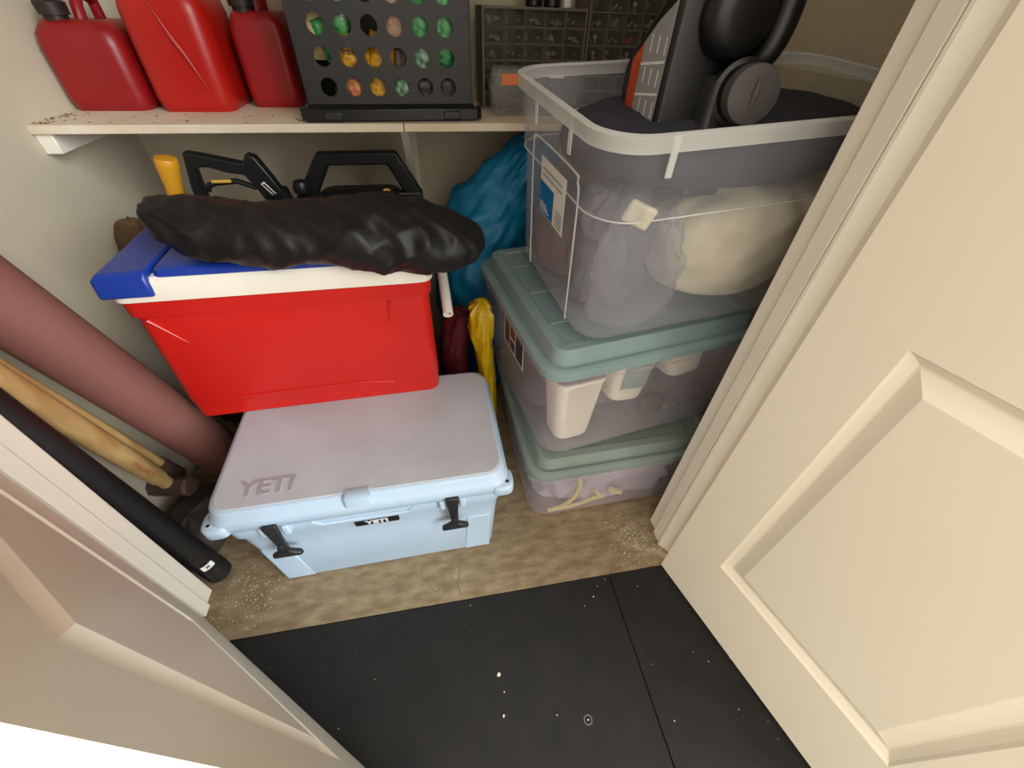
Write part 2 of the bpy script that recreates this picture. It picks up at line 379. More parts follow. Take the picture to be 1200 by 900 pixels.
fuel_can((-.405, 1.475, ZS), .134, .17, .203, 'can_red_pink', 'small crimson fuel can with dark spout beside the black crate', r=.022)

# ---- black perforated crate with seed and snack packets
CW = .405
t = thing('perforated_crate', (-.076, 1.30, ZS), (0, 0, R(2.5)), 'black plastic crate with rows of round holes full of packets', 'crate')
def holed_panel(w_, z0, z1, nx, nz, r, cx0, cz0, dx, dz, th):
    """panel in x,z with round holes; cells on a grid plus margins"""
    mb = MB(); n = 16
    xs = [-w_ / 2] + [cx0 + (i - .5) * dx for i in range(nx + 1)] + [w_ / 2]
    zs_ = [z0] + [cz0 + (k - .5) * dz for k in range(nz + 1)] + [z1]
    for i in range(len(xs) - 1):
        for k in range(len(zs_) - 1):
            xa, xb, za, zb = xs[i], xs[i + 1], zs_[k], zs_[k + 1]
            if 1 <= i <= nx and 1 <= k <= nz:
                cx, cz = (xa + xb) / 2, (za + zb) / 2
                sq = []; ci = []
                for a in range(n):
                    an = 2 * PI * a / n + PI / n * 0; c, s_ = math.cos(an), math.sin(an); m_ = max(abs(c), abs(s_))
                    sq.append((cx + c / m_ * (xb - xa) / 2, cz + s_ / m_ * (zb - za) / 2)); ci.append((cx + r * c, cz + r * s_))
                vs = [(x, 0, z) for x, z in sq] + [(x, 0, z) for x, z in ci] + [(x, th, z) for x, z in ci]
                fs = []
                for a in range(n):
                    b_ = (a + 1) % n; fs += [(a, b_, n + b_, n + a), (n + a, n + b_, 2 * n + b_, 2 * n + a)]
                mb.add(vs, fs)
            else: mb.add([(xa, 0, za), (xb, 0, za), (xb, 0, zb), (xa, 0, zb)], [(0, 1, 2, 3)])
    return mb
holed_panel(CW, .035, .35, 6, 4, .0195, -.148, .072, .0585, .0585, .004).build('front_panel', 'black_plastic', t, smooth=40)
MB().box(-CW / 2 - .004, -CW / 2, 0, .24, .0, .35).build('side_panel', 'black_plastic', t, bevel=.001)
MB().box(CW / 2, CW / 2 + .004, 0, .24, .0, .35).build('side_panel', 'black_plastic', t, bevel=.001)
MB().box(-CW / 2, CW / 2, .236, .24, .0, .35).build('back_panel', 'black_plastic', t)
MB().box(-CW / 2, CW / 2, .003, .236, 0, .005).build('base', 'black_plastic', t)
mb = MB().box(-.2175, .2175, -.022, 0, .002, .030)
mb.add([(-.212, -.018, .030), (.212, -.018, .030), (.206, .0005, .037), (-.206, .0005, .037)], [(0, 1, 2, 3)])
mb.build('base_lip', 'black_gloss', t, bevel=.003)
for x in (-.15, .148):
    MB().box(x - .022, x + .022, -.029, -.021, .006, .024).build('clip', 'black_plastic', t, bevel=.003)
MB().tube([(.222, -.008, .004), (.222, -.008, .034)], .006, 8).build('hinge_pin', 'black_gloss', t)
MB().tube([(-.222, -.008, .004), (-.222, -.008, .034)], .006, 8).build('hinge_pin', 'black_gloss', t)
def pouch(x, z, w_, h_, m, label, rx=0, ry=0, y=.03, th=.018):
    """crumpled pillow packet standing behind the holes"""
    mb = MB(); nx, nz = 9, 11; F = []; B = []
    for k in range(nz):
        for i in range(nx):
            u, v = i / (nx - 1) * 2 - 1, k / (nz - 1) * 2 - 1
            b_ = max(0, (1 - u ** 4) * (1 - v ** 4)) ** .6 * th
            cr = noise.noise(Vector((u * 2 + x * 30, v * 2 + z * 30, 1))) * .006 * (1 - u * u)
            F.append((u * w_ / 2, -b_ + cr, v * h_ / 2)); B.append((u * w_ / 2, b_ * .5 + cr, v * h_ / 2))
    N = nx * nz; fs = []
    for k in range(nz - 1):
        for i in range(nx - 1):
            a = k * nx + i; fs += [(a, a + 1, a + nx + 1, a + nx), (N + a, N + a + nx, N + a + nx + 1, N + a + 1)]
    mb.add(F + B, fs)
    o = mb.build('packet', m, None, smooth=60)
    Rz = Matrix.Rotation(R(2.5), 4, 'Z')
    p = Vector((-.076, 1.30, ZS)) + (Rz @ Vector((x, y, z)))
    o.location = p; o.rotation_euler = (rx, ry, R(2.5))
    return tag(o, label, 'packet', 'packets inside the perforated crate')
pouch(-.150, .200, .085, .16, 'packet_cream', 'cream and yellow packet behind the top corner holes of the crate', ry=.05, y=.05)
pouch(-.128, .162, .05, .08, 'packet_green', 'narrow green packet tucked before the cream packet in the crate', ry=-.3, y=.032, th=.01)
gp = pouch(-.09, .215, .055, .09, 'packet_green', 'green and white packet with a number in the crate', ry=.5, y=.032, th=.012)
yp = pouch(-.078, .130, .075, .085, 'packet_yellow', 'bright yellow feed packet with black lettering in the crate', ry=-.08, y=.032)
pouch(-.012, .125, .065, .10, 'packet_yellow', 'plain golden yellow packet beside the lettered one in crate', ry=.25, y=.034)
pouch(.028, .195, .06, .10, 'packet_pink', 'pinkish tan packet between dark holes of the crate', ry=.3, y=.034)
pouch(.085, .19, .06, .10, 'packet_green', 'glossy green packet left of the crate corner', ry=-.1, y=.034)
pouch(.143, .185, .06, .15, 'packet_green', 'glossy green packet in the corner of the crate', ry=.1, y=.036)
pouch(.085, .125, .06, .07, 'packet_dark_green', 'dark green foil packet with pale print in crate', ry=0, y=.034)
pouch(.03, .115, .05, .10, 'packet_brown', 'olive brown packet standing on edge in the crate', ry=.1, y=.04)
pouch(-.118, .06, .045, .075, 'packet_brown', 'brown packet at the bottom corner of the crate', ry=.1, y=.032)
pouch(-.085, .062, .05, .075, 'packet_red', 'red and orange packet low in the crate', ry=-.3, y=.032)
pouch(-.028, .064, .06, .075, 'packet_yellow', 'creased yellow packet low in the crate', ry=.4, y=.034)
pouch(.028, .062, .05, .07, 'packet_dark_green', 'grey green packet low in the crate', ry=.5, y=.034)
pouch(.086, .06, .055, .08, 'packet_grey', 'dark grey bag low in the crate beside the green packet', ry=0, y=.03)
pouch(.144, .06, .055, .08, 'packet_grey', 'dark grey bag at the bottom corner of the crate', ry=.2, y=.032)
text('lettering', '5', .016, 'sticker_white', gp, (.008, -.0145, -.012), (R(90), 0, 0), .0003, 1, .0006)
text('lettering', 'FeeC', .022, 'ink_dark', yp, (0, -.0215, .012), (R(90), 0, 0), .0003)
text('lettering', 'nd Pro', .010, 'sticker_orange', yp, (.002, -.0215, -.012), (R(90), 0, 0), .0003)

# ---- small parts cabinets
def cabinet(loc, nx, nz, cw, ch, label, rz=0, rows_fill=True):
    W = nx * cw + .012; Hh = nz * ch + .012; D = .14
    t = thing('drawer_cabinet', loc, (0, 0, rz), label, 'cabinet', 'small parts cabinets on the shelf')
    mb = MB()
    mb.box(0, .006, 0, D, 0, Hh).box(W - .006, W, 0, D, 0, Hh).box(.006, W - .006, 0, D, 0, .006).box(.006, W - .006, 0, D, Hh - .006, Hh).box(.006, W - .006, D - .004, D, .006, Hh - .006)
    for i in range(1, nx): mb.box(.006 + i * cw - .0015, .006 + i * cw + .0015, .002, D - .004, .006, Hh - .006)
    for k in range(1, nz): mb.box(.006, W - .006, .002, D - .004, .006 + k * ch - .0015, .006 + k * ch + .0015)
    mb.build('frame', 'cabinet_olive', t, smooth=0)
    w_, h_ = cw - .005, ch - .005; d_ = .12
    base = None; fills = {}
    for k in range(nz):
        for i in range(nx):
            x, z = .006 + i * cw + .0025, .006 + k * ch + .0025
            if base is None:
                mb = MB()
                mb.box(0, w_, .004, .006, 0, h_).box(0, .0015, .006, d_, 0, h_ * .8).box(w_ - .0015, w_, .006, d_, 0, h_ * .8).box(.0015, w_ - .0015, .006, d_, 0, .0015)
                mb.box(w_ * .3, w_ * .7, -.004, .004, .002, .006)
                o = mb.build('drawer', 'drawer_clear', t, smooth=0); base = o
            else:
                o = base.copy(); col.objects.link(o); o.parent = t
            o.location = (x, 0, z)
            if (loc[2] + z) > 1.04:
                kind = random.randrange(6)
                if kind not in fills:
                    mb = MB()
                    for s_ in range(3 + kind // 2):
                        px, py, pz = random.uniform(.008, w_ - .008), random.uniform(.010, .05), random.uniform(.003, h_ * .5)
                        a = random.random() * 6; ln = random.uniform(.006, .012)
                        px2 = min(w_ - .005, max(.005, px + ln * math.cos(a))); pz2 = min(h_ - .006, max(.003, pz + ln * math.sin(a) * .6))
                        mb.tube([(px, py, pz), (px2, py + .004, pz2)], random.uniform(.002, .006), 6)
                    f = mb.build('small_hardware', 'hardware', o, smooth=0); fills[kind] = f; tag(f, kind='stuff')
                else:
                    f = fills[kind].copy(); col.objects.link(f); f.parent = o; tag(f, kind='stuff')
                if i == 2 and k == nz - 4 and nz > 7: f.data = f.data.copy(); f.data.materials[0] = MATS['hardware_pink']
    return t
cabinet((.178, 1.47, ZS), 5, 6, .0575, .0365, 'low olive small-parts cabinet with clear drawers behind the tackle box', R(1))
cabinet((.482, 1.478, ZS), 5, 8, .0535, .0365, 'taller olive small-parts cabinet with clear drawers of hardware', R(1))
for x, lab in ((.332, 'squat black jar standing on the low drawer cabinet'), (.385, 'black jar next to a white bottle on the low drawer cabinet')):
    t = thing('black_jar', (x, 1.53, ZS + .231), (0, 0, 0), lab, 'jar', 'black jars on the low cabinet')
    MB().lathe([(.02, 0), (.024, .003), (.024, .07), (.02, .075)], n=20).build('body', 'black_gloss', t)
    MB().lathe([(.019, .075), (.021, .076), (.021, .092), (.018, .094)], n=20).build('lid', 'black_plastic', t)
t = thing('white_bottle', (.429, 1.53, ZS + .231), label='slim white bottle on the low drawer cabinet', cat='bottle')
MB().lathe([(.010, 0), (.012, .002), (.012, .06), (.006, .07)], n=16).build('body', 'sticker_white', t); MB().lathe([(.006, .07), (.007, .071), (.007, .085), (.005, .086)], n=12).build('cap', 'sticker_grey', t)
# ---- clear tackle box
t = thing('tackle_box', (.185, 1.352, ZS), (0, 0, R(-2)), 'clear lidded plastic box with orange label in front of drawer cabinet', 'box')
MB().loft([rr(.125, .05, z, .23 + k, .09 + k, .012) for z, k in ((.001, 0), (.004, .004), (.058, .014), (.061, .02), (.064, .02))], True, False).build('body', 'tackle_clear', t, solid=.0018)
MB().loft([rr(.125, .05, z, .25 + k, .11 + k, .014) for z, k in ((.065, 0), (.068, 0), (.072, -.006), (.100, -.012), (.108, -.026))], False, True).build('lid', 'tackle_clear', t, solid=.0018)
MB().box(.03, .09, -.0035, -.0025, .073, .098).build('orange_label', 'label_orange', t, smooth=0)
MB().box(.11, .22, .02, .08, .1085, .109).build('print_strip', 'cabinet_olive', t, smooth=0)
MB().box(.16, .20, -.004, -.003, .090, .098).build('white_label', 'sticker_white', t, smooth=0)
mb = MB()
for i in range(90):
    x, y, z = random.uniform(.02, .225), random.uniform(.015, .085), random.uniform(.006, .05); a, b_ = random.random() * 6, random.uniform(-.5, .5)
    mb.tube([(x, y, z), (min(.235, max(.012, x + .012 * math.cos(a))), min(.09, max(.01, y + .012 * math.sin(a))), max(.005, z + .006 * b_))], .003, 5)
f = mb.build('loose_hardware', 'hardware_dark', t, smooth=0); tag(f, kind='stuff')

# ================================================================ ICE-BLUE COOLER
t = thing('hard_cooler', (-.552, .523, 0), (0, 0, R(1)), 'pale blue rotomoulded cooler with black rubber latches on the floor', 'cooler')
W, D, ZL, ZT = .672, .40, .335, .400
def yr(z, ins, r=.035): return rr(W / 2, D / 2, z, W - 2 * ins, D - 2 * ins, r, 6)
MB().loft([yr(.002, .046), yr(.012, .040), yr(.20, .030), yr(.27, .024), yr(.285, .017), yr(.325, .014), yr(ZL, .016)]).build('body', 'cooler_blue', t, smooth=50)
lid = MB().loft([yr(ZL - .004, .010, .04), yr(ZL + .002, .004, .04), yr(.362, .003, .04), yr(.372, .006, .045), yr(.377, .010, .042), yr(.390, .012, .042), yr(.396, .015, .042), yr(.3985, .021, .04)]).build('lid', 'cooler_blue', t, smooth=50)
MB().loft([yr(.3985, .0215, .036), yr(.4002, .0235, .036)]).build('worn_top', 'cooler_lid_worn', lid, smooth=0)
text('embossed_letters', 'YETI', .056, 'emboss', lid, (.13, .068, .4004), (0, 0, 0), .0012, 1.05, .0012)
# lid corners that stick out with tie-down eyes
for x, s_ in ((.022, 1), (W - .022, -1)):
    c = MB().loft([rr(x, .026, z, .055 + k, .060 + k, .02, 5) for z, k in ((.331, -.006), (.334, 0), (.360, 0), (.364, -.006))]).build('lid_corner', 'cooler_blue', lid, smooth=50)
    MB().lathe([(.0075, .3642), (.0075, .3652), (.0045, .3652), (.0045, .3645)], (x - s_ * .012, .014, 0), n=16).build('tie_down_eye', 'cooler_blue', c)
    MB().lathe([(.0048, .3644), (.0048, .3649)], (x - s_ * .012, .014, 0), n=14).build('eye_hole', 'dark_hole', c)
# front lid tab
MB().loft([rr(W / 2 - .012, .018, z, .062 + k, .034 + k, .006, 3) for z, k in ((.372, 0), (.400, -.004), (.402, -.01))]).build('lid_tab', 'cooler_blue', lid, smooth=50)
# finger-grip recess line and foot pads on the front
MB().tube([(.205, .016, .318), (.225, .014, .302), (.42, .014, .302), (.44, .016, .318)], .004, 8).build('grip_ridge', 'cooler_blue', t)
for x0, x1, sx in ((.052, .125, 1), (W - .125, W - .052, -1)):
    MB().add([(x0, .040, .004), (x1, .040, .004), (x1 - (.012 if sx > 0 else 0), .0265, .20), (x0 + (0 if sx > 0 else .012), .0265, .20), (x0, .05, .004), (x1, .05, .004), (x1 - (.012 if sx > 0 else 0), .05, .20), (x0 + (0 if sx > 0 else .012), .05, .20)],
             [(0, 1, 2, 3), (7, 6, 5, 4), (0, 4, 5, 1), (1, 5, 6, 2), (2, 6, 7, 3), (3, 7, 4, 0)]).build('foot_pad', 'cooler_blue', t, bevel=.003)
p = MB().loft([[(x, y, z) for x, z in ((.292, .262), (.395, .262), (.395, .284), (.292, .284))] for y in (.0165, .0235)]).build('nameplate', 'plate_black', t, smooth=0, bevel=.001)
text('raised_letters', 'YETI', .020, 'plate_silver', p, (.3435, .0160, .273), (R(90), 0, 0), .0006, 1.35, .0008)
for x in (.128, .528):
    for dx in (-.024, .024):
        MB().box(x + dx - .008, x + dx + .008, .004, .03, .295, .330).build('latch_keeper', 'cooler_blue', t, bevel=.004)
    l = MB().prism([(x - .016, .350), (x + .016, .350), (x + .013, .318), (x + .0095, .27), (x + .0095, .235), (x - .0095, .235), (x - .0095, .27), (x - .013, .318)], -.006, .006).build('latch', 'latch_rubber', t, bevel=.003)
    tag(l, 'black rubber T-shaped latch')
    MB().loft([rr(x, -.001, z, w_, d_, .006, 4) for z, w_, d_ in ((.214, .058, .008), (.217, .068, .013), (.225, .066, .014), (.232, .040, .014), (.240, .022, .012))]).build('pull_grip', 'latch_rubber', l, smooth=50)
    MB().lathe([(.006, 0), (.007, .003), (.007, .008), (.005, .01)], (x, -.015, .268), (0, 1, 0), 12).build('latch_knob', 'latch_rubber', l)

# ================================================================ RED COOLER
t = thing('picnic_cooler', (-.649, .823, .4015), (R(-.6), R(.6), R(2.5)), 'bright red picnic cooler with white lid and navy trim on top of pale blue cooler', 'cooler')
W, D, H = .625, .36, .338
def cr(z, ins, r=.03, dx=0): return rr(W / 2, D / 2, z, W - 2 * ins, D - 2 * ins, r, 6)
MB().loft([cr(.001, .012), cr(.006, .007), (cr(.05, .006)), cr(.055, .004), cr(.28, .008), cr(.302, .009), cr(.304, .002), cr(H - .002, .0), cr(H, .002)]).build('body', 'cooler_red', t, smooth=40)
MB().tube([(.10, .005, .052), (.12, .004, .062), (.44, .004, .062), (.50, .005, .052)], .003, 6).build('moulded_line', 'cooler_red', t)
MB().tube([(.035, .006, .295), (.085, .008, .23)], [.004, .001], 6).build('moulded_rib', 'cooler_red', t)
MB().tube([(W - .10, .006, .295), (W - .112, .010, .20)], [.004, .001], 6).build('moulded_rib', 'cooler_red', t)
lid = MB().loft([cr(H + .001, .001), cr(H + .004, -.004), cr(H + .018, -.004), cr(H + .045, .0), cr(H + .052, .006)]).build('lid', 'cooler_white', t, smooth=40)
# navy end piece wrapping the left end of the lid and the navy top plate
e = .085
poly = [(-.010, -.010), (e, -.010), (e, D + .010), (-.010, D + .010)]
MB().loft([[(x + (k if x > 0 else -k * .3) * 0 + (0.0 if x > 0 else i_), y + (i_ if y < 0 else -i_), z) for x, y in poly] for z, i_, k in ((H + .016, 0, 0), (H + .055, .002, 0), (H + .066, .012, 0))]).build('end_trim', 'cooler_navy', lid, bevel=.005)
MB().loft([rr(e + (W - e - .02) / 2, D / 2, z, W - e - .02 - k, D - k, .02) for z, k in ((H + .0515, .006), (H + .062, .012), (H + .067, .026))]).build('top_plate', 'cooler_navy', lid, smooth=40)
ZLID = .4015 + H + .067

# ================================================================ BLACK ROLLED BAG on the cooler
keys = [  # x, y, z, ry, rz
    (-.545, .900, .880, .006, .008), (-.54, .896, .880, .030, .026), (-.515, .890, .874, .052, .044), (-.45, .884, .862, .074, .054), (-.36, .880, .852, .088, .058),
    (-.26, .878, .850, .094, .060), (-.16, .872, .846, .099, .068), (-.09, .868, .842, .100, .074), (-.03, .866, .836, .096, .070), (.03, .868, .826, .082, .058), (.075, .872, .816, .060, .042), (.098, .876, .812, .030, .024), (.105, .876, .811, .006, .006)]
mb = MB(); rings = []; N = 72
for (x, y, z, ry, rz) in interp(keys, 150):
    ring = []
    for k in range(N):
        a = 2 * PI * k / N; c, s_ = math.cos(a), math.sin(a)
        p = Vector((x, y + ry * c, z + rz * s_))
        d = noise.noise(p * 9 + Vector((5, 1, 2))) * .012 + noise.noise(Vector((p.x * 34, p.y * 13, p.z * 13))) * .006
        d -= abs(noise.noise(Vector((p.x * 16 + c * 2, p.y * 5 + 4, p.z * 7)))) * .016 * min(1, ry / .05)
        w1 = noise.noise(Vector((p.x * 14 + p.z * 16, p.y * 7, p.z * 9)) + Vector((3, 8, 1))); w2 = noise.noise(Vector((p.x * 9 - p.z * 12, p.y * 6 + 3, p.z * 6 + p.x * 2)))
        d += (.0035 * (1 - abs(w1)) ** 5 + .007 * (1 - abs(w2)) ** 5 - .003) * min(1, ry / .06)
        f_ = 1 + d / max(ry, .03)
        zz = z + rz * s_ * f_
        if s_ < 0 and p.y > .828: zz = max(zz, ZLID + .002 if x > -.67 + .085 else ZLID)
        ring.append((x, y + ry * c * f_, zz))
    rings.append(ring)
bag = mb.loft(rings).build('rolled_bag', 'black_fabric', None, smooth=60)
tag(bag, 'long wrinkled black nylon bag lying across the red cooler', 'bag')

# ================================================================ PRESSURE WASHER behind the coolers
YW = 1.30
t = thing('pressure_washer', (-.20, YW, 0), label='black pressure washer with trapezoid handle standing behind the red cooler', cat='washer')
MB().loft([rr(-.01, .07, z, w_, d_, .04) for z, w_, d_ in ((.002, .26, .22), (.03, .30, .25), (.40, .29, .24), (.62, .25, .18), (.70, .235, .11), (.772, .23, .085), (.778, .22, .075))]).build('body', 'washer_black', t, smooth=50)
hd = [(-.195, .765), (-.112, .880), (.108, .880), (.172, .765)]
ih = [(-.138, .762), (-.085, .846), (.078, .846), (.118, .762)]
MB().add([(x, y, z) for y in (.055, .085) for x, z in hd + ih], [(0, 1, 5, 4), (1, 2, 6, 5), (2, 3, 7, 6), (8, 12, 13, 9), (9, 13, 14, 10), (10, 14, 15, 11),
        (0, 8, 9, 1), (1, 9, 10, 2), (2, 10, 11, 3), (4, 5, 13, 12), (5, 6, 14, 13), (6, 7, 15, 14), (0, 4, 12, 8), (3, 11, 15, 7)]).build('handle', 'washer_black', t, bevel=.006)
MB().box(-.195, .172, .05, .09, .742, .770).build('crossbar', 'washer_black', t, bevel=.005)
MB().tube([(.066 + .011 * math.cos(a), .048, .769 + .012 * math.sin(a)) for a in [R(-30 + 12 * k) for k in range(21)]], .0035, 6).build('logo_arc', 'washer_yellow', t)
# spray gun clipped to the machine
g = thing('spray_gun', (-.50, YW, .80), label='black trigger spray gun with yellow trigger lock beside washer handle', cat='spray gun')
MB().prism([(-.116, .102), (-.090, .098), (.015, .074), (.030, .096), (.050, .090), (.075, .040), (.100, -.020), (.040, -.020), (.028, .012), (.010, .046), (-.030, .052), (-.070, .066), (-.090, .066), (-.104, .060), (-.108, -.020), (-.135, -.020), (-.132, .022)], -.016, .016).build('gun_body', 'washer_black', g, bevel=.004)
MB().tube([(-.100, 0, .005), (-.092, 0, .018), (-.075, 0, .024), (-.02, 0, .028), (.025, 0, .010)], .0075, 8).build('trigger', 'washer_black', g)
MB().box(-.080, -.030, -.010, -.005, .026, .034).build('trigger_lock', 'washer_yellow', g, bevel=.002)
s_ = MB().add([(.044, -.0168, .024), (.054, -.0168, .030), (.082, -.0168, -.012), (.072, -.0168, -.016)], [(0, 1, 2, 3)]).build('sticker', 'sticker_white', g, smooth=0)
MB().add([(.048, -.0172, .022), (.053, -.0172, .025), (.079, -.0172, -.011), (.074, -.0172, -.013)], [(0, 1, 2, 3)]).build('sticker_print', 'sticker_dark', s_, smooth=0)
MB().tube([(.075, 0, .0), (.10, .01, -.10), (.12, .02, -.40), (.13, .02, -.79)], [.03, .02, .012, .012], 10).build('lance', 'washer_black', g)
MB().lathe([(.022, 0), (.024, .015), (.018, .028), (.01, .032)], (-.365, YW + .02, .79), n=14).build('hose_fitting', 'washer_black', None)
o = bpy.data.objects['hose_fitting']; o.name = 'washer_nozzle'; o.parent = t; o.matrix_parent_inverse = Matrix.Translation((.20, -YW, 0))

# yellow-handled tool
t = thing('yellow_handled_pole', (-.852, 1.335, 0), rot=Vector((.187, -.035, .889)).to_track_quat('Z', 'Y').to_euler(), label='pole with flared yellow plastic grip standing behind the black bag', cat='pole')
MB().tube([(0, 0, .002), (0, 0, .78)], .013, 12).build('shaft', 'handle_wood', t)
MB().lathe([(.016, .70), (.019, .715), (.020, .80), (.021, .84), (.0265, .888), (.027, .900), (.024, .907), (.012, .909)], n=20).build('grip', 'yellow_plastic', t)
# brown canvas bag
keys = [(-.72, 1.38, .0, .10, .12), (-.72, 1.38, .03, .13, .15), (-.72, 1.37, .3, .14, .15), (-.715, 1.36, .55, .12, .13), (-.705, 1.35, .68, .085, .10), (-.70, 1.34, .74, .06, .08), (-.69, 1.33, .765, .03, .04), (-.69, 1.33, .77, .005, .005)]
keys = [(x - .085, y - .125, z * 1.0, a * .66, b_ * .38) for x, y, z, a, b_ in keys]
o = sack(interp(keys, 34), 36, .014, 9, 3, .02).build('canvas_bag', 'brown_canvas', None, smooth=60)
tag(o, 'brown canvas sack slumped in the corner behind the red cooler', 'sack')

# ================================================================ blue bag, maroon bundle, yellow bag, pipe
keys = [(.16, 1.40, .0, .13, .12), (.16, 1.40, .04, .17, .17), (.15, 1.39, .3, .18, .18), (.14, 1.385, .5, .175, .175), (.155, 1.38, .65, .15, .16), (.205, 1.38, .76, .135, .13), (.28, 1.37, .86, .10, .10), (.32, 1.37, .91, .07, .07), (.34, 1.37, .935, .03, .03), (.345, 1.37, .938, .004, .004)]
keys = [(x + .02, y + .035, z - .01, a, b_) for x, y, z, a, b_ in keys]
o = sack(interp(keys, 90), 80, .02, 7, 11, .03, 9, ridge=.010, rfreq=8).build('nylon_bag', 'blue_nylon', None, smooth=60)
tag(o, 'crumpled teal blue nylon bag leaning between red cooler and storage bins', 'bag')
keys = [(.025, 1.13, .0, .04, .06), (.025, 1.13, .03, .05, .07), (.02, 1.13, .2, .05, .075), (.025, 1.13, .34, .05, .07), (.04, 1.125, .43, .045, .055), (.05, 1.12, .475, .03, .04), (.05, 1.12, .485, .004, .004)]
o = sack(interp(keys, 34), 32, .012, 11, 21, .02).build('fabric_bundle', 'maroon_fabric', None, smooth=60)
tag(o, 'dark maroon fabric bundle in the gap beside the yellow bag', 'bundle')
keys = [(.125, 1.03, .0, .02, .04), (.125, 1.03, .03, .03, .055), (.122, 1.03, .2, .030, .06), (.116, 1.03, .36, .026, .058), (.108, 1.03, .46, .034, .055), (.108, 1.03, .53, .032, .045), (.112, 1.03, .565, .016, .02), (.112, 1.03, .57, .003, .003)]
o = sack(interp(keys, 34), 40, .006, 14, 31, .015, 12, ridge=.010, rfreq=24).build('plastic_bag', 'yellow_bag', None, smooth=60)
tag(o, 'yellow plastic bag wedged against the side of the lidded bin', 'bag')
a, b_ = Vector((.010, .862, .640)), Vector((.003, 1.06, .715)); ax = (b_ - a).normalized()
L = (b_ - a).length
o = MB().lathe([(.009, .02), (.009, 0), (.0125, 0), (.0125, L), (.009, L), (.009, L - .02)], a, ax, 18, True, True).build('pvc_pipe', 'pvc_white', None, smooth=40)
tag(o, 'white hollow plastic pipe poking out beside the red cooler', 'pipe')

# ================================================================ STORAGE BINS
def lid_bin(loc, rot, W, D, H, tp, crown, label, lidmat, sticker=False):
    t = thing('lidded_bin', loc, rot, label, 'storage bin')
    def r_(z, ins, rad): return rr(W / 2, D / 2, z, W - 2 * ins, D - 2 * ins, rad, 6)
    MB().loft([r_(.002, tp + .016, .05), r_(.006, tp + .006, .055), r_(.02, tp, .055), r_(H - .03, .010, .055), r_(H - .028, .003, .055), r_(H - .002, .002, .055)], True, False).build('tub', 'bin_lilac', t, smooth=50, solid=.002)
    lid = MB().loft([r_(H - .004, .000, .055), r_(H - .004, -.004, .055), r_(H + .012, -.003, .055), r_(H + .016, .002, .055), r_(H + .018, .012, .05), r_(H + .014, .016, .05), r_(H + .014, .021, .045),
               r_(H + crown - .003, .030, .03), r_(H + crown, .033, .03), r_(H + crown, .055, .03), r_(H + crown - .004, .060, .03)], False, True).build('lid', lidmat, t, smooth=30)
    for k in range(1, 5):
        x = W * k / 5; MB().box(x - .004, x + .004, .06, D - .06, H + crown - .006, H + crown - .0015).build('lid_rib', lidmat, lid, bevel=.001)
    for k in range(1, 4):
        y = D * k / 4; MB().box(.06, .15, y - .004, y + .004, H + crown - .006, H + crown - .0015).build('lid_rib', lidmat, lid, bevel=.001)
    return t
b3 = lid_bin((.191, .613, 0), (0, 0, R(2)), .60, .58, .242, .018, .046, 'clear lidded storage bin resting on the floor, bottom of the stack', 'lid_sage_dusty')
b2 = lid_bin((.212, .625, .2905), (0, R(-.6), R(8.8)), .60, .58, .308, .020, .054, 'clear storage bin of white tubs with sage lid, middle of the stack', 'lid_sage')
# printed sticker on the end of the middle bin
s_ = MB().add([(.008, y, z) for y, z in ((.175, .195), (.33, .195), (.33, .285), (.175, .285))], [(0, 1, 2, 3)]).build('sticker', 'sticker_white', b2, smooth=0, solid=.0005)
for y0, y1, z0, z1, m in ((.18, .235, .20, .28, 'sticker_dark'), (.24, .28, .20, .235, 'sticker_dark'), (.24, .28, .24, .28, 'sticker_maroon'), (.285, .325, .2, .28, 'sticker_dark')):
    MB().add([(.0072, y, z) for y, z in ((y0, z0), (y1, z0), (y1, z1), (y0, z1))], [(0, 1, 2, 3)]).build('sticker_print', m, s_, smooth=0)
def inside(bin_, p):
    M_ = Matrix.Translation(bin_.location) @ bin_.rotation_euler.to_matrix().to_4x4(); return M_ @ Vector(p), bin_.rotation_euler.copy()
# contents of the middle bin
def tub(bin_, p, w_, d_, h_, m, label, tilt=(0, 0, 0), lab=False):
    loc, e_ = inside(bin_, p); t = thing('plastic_tub', loc, (e_.x + tilt[0], e_.y + tilt[1], e_.z + tilt[2]), label, 'tub', 'white tubs in the middle bin')
    MB().loft([rr(0, 0, z, w_ * k, d_ * k, .028, 5) for z, k in ((0, .72), (.004, .76), (.012, .79), (h_ - .012, .985), (h_ - .010, 1.03), (h_, 1.03), (h_, .97), (h_ - .02, .95))]).build('body', m, t, smooth=50)
    if lab: MB().add([(-w_ * .30, -d_ * .445, h_ * .25), (w_ * .28, -d_ * .445, h_ * .25), (w_ * .30, -d_ * .482, h_ * .75), (-w_ * .32, -d_ * .482, h_ * .75)], [(0, 1, 2, 3)]).build('label_patch', 'label_teal', t, smooth=0, solid=.001)
    return t
tub(b2, (.125, .105, .010), .135, .115, .225, 'cream_plastic', 'tall cream white tub standing in the front corner of middle bin')
tub(b2, (.292, .125, .085), .135, .115, .19, 'cream_plastic', 'white tub with pale green label in the middle bin', (R(-6), R(8), 0), True)
tub(b2, (.482, .13, .13), .14, .12, .15, 'cream_plastic', 'plain cream tub lying high in the middle bin beside jamb', (R(-12), R(-8), 0))
loc, e_ = inside(b2, (.40, .10, .012)); t = thing('hand_tool', loc, e_, 'dark hand tool with steel tip at the bottom of middle bin', 'tool')
MB().loft([rr(0, 0, z, .09 * k, .05 * k, .018) for z, k in ((0, .8), (.01, 1), (.035, .95), (.05, .6))]).build('body', 'dark_tool', t, smooth=50)
MB().box(.03, .09, -.03, .01, .004, .022).build('steel_tip', 'steel', t, bevel=.004); MB().tube([(.02, 0, .03), (.10, .01, .06)], .006, 8).build('arm', 'dark_tool', t)
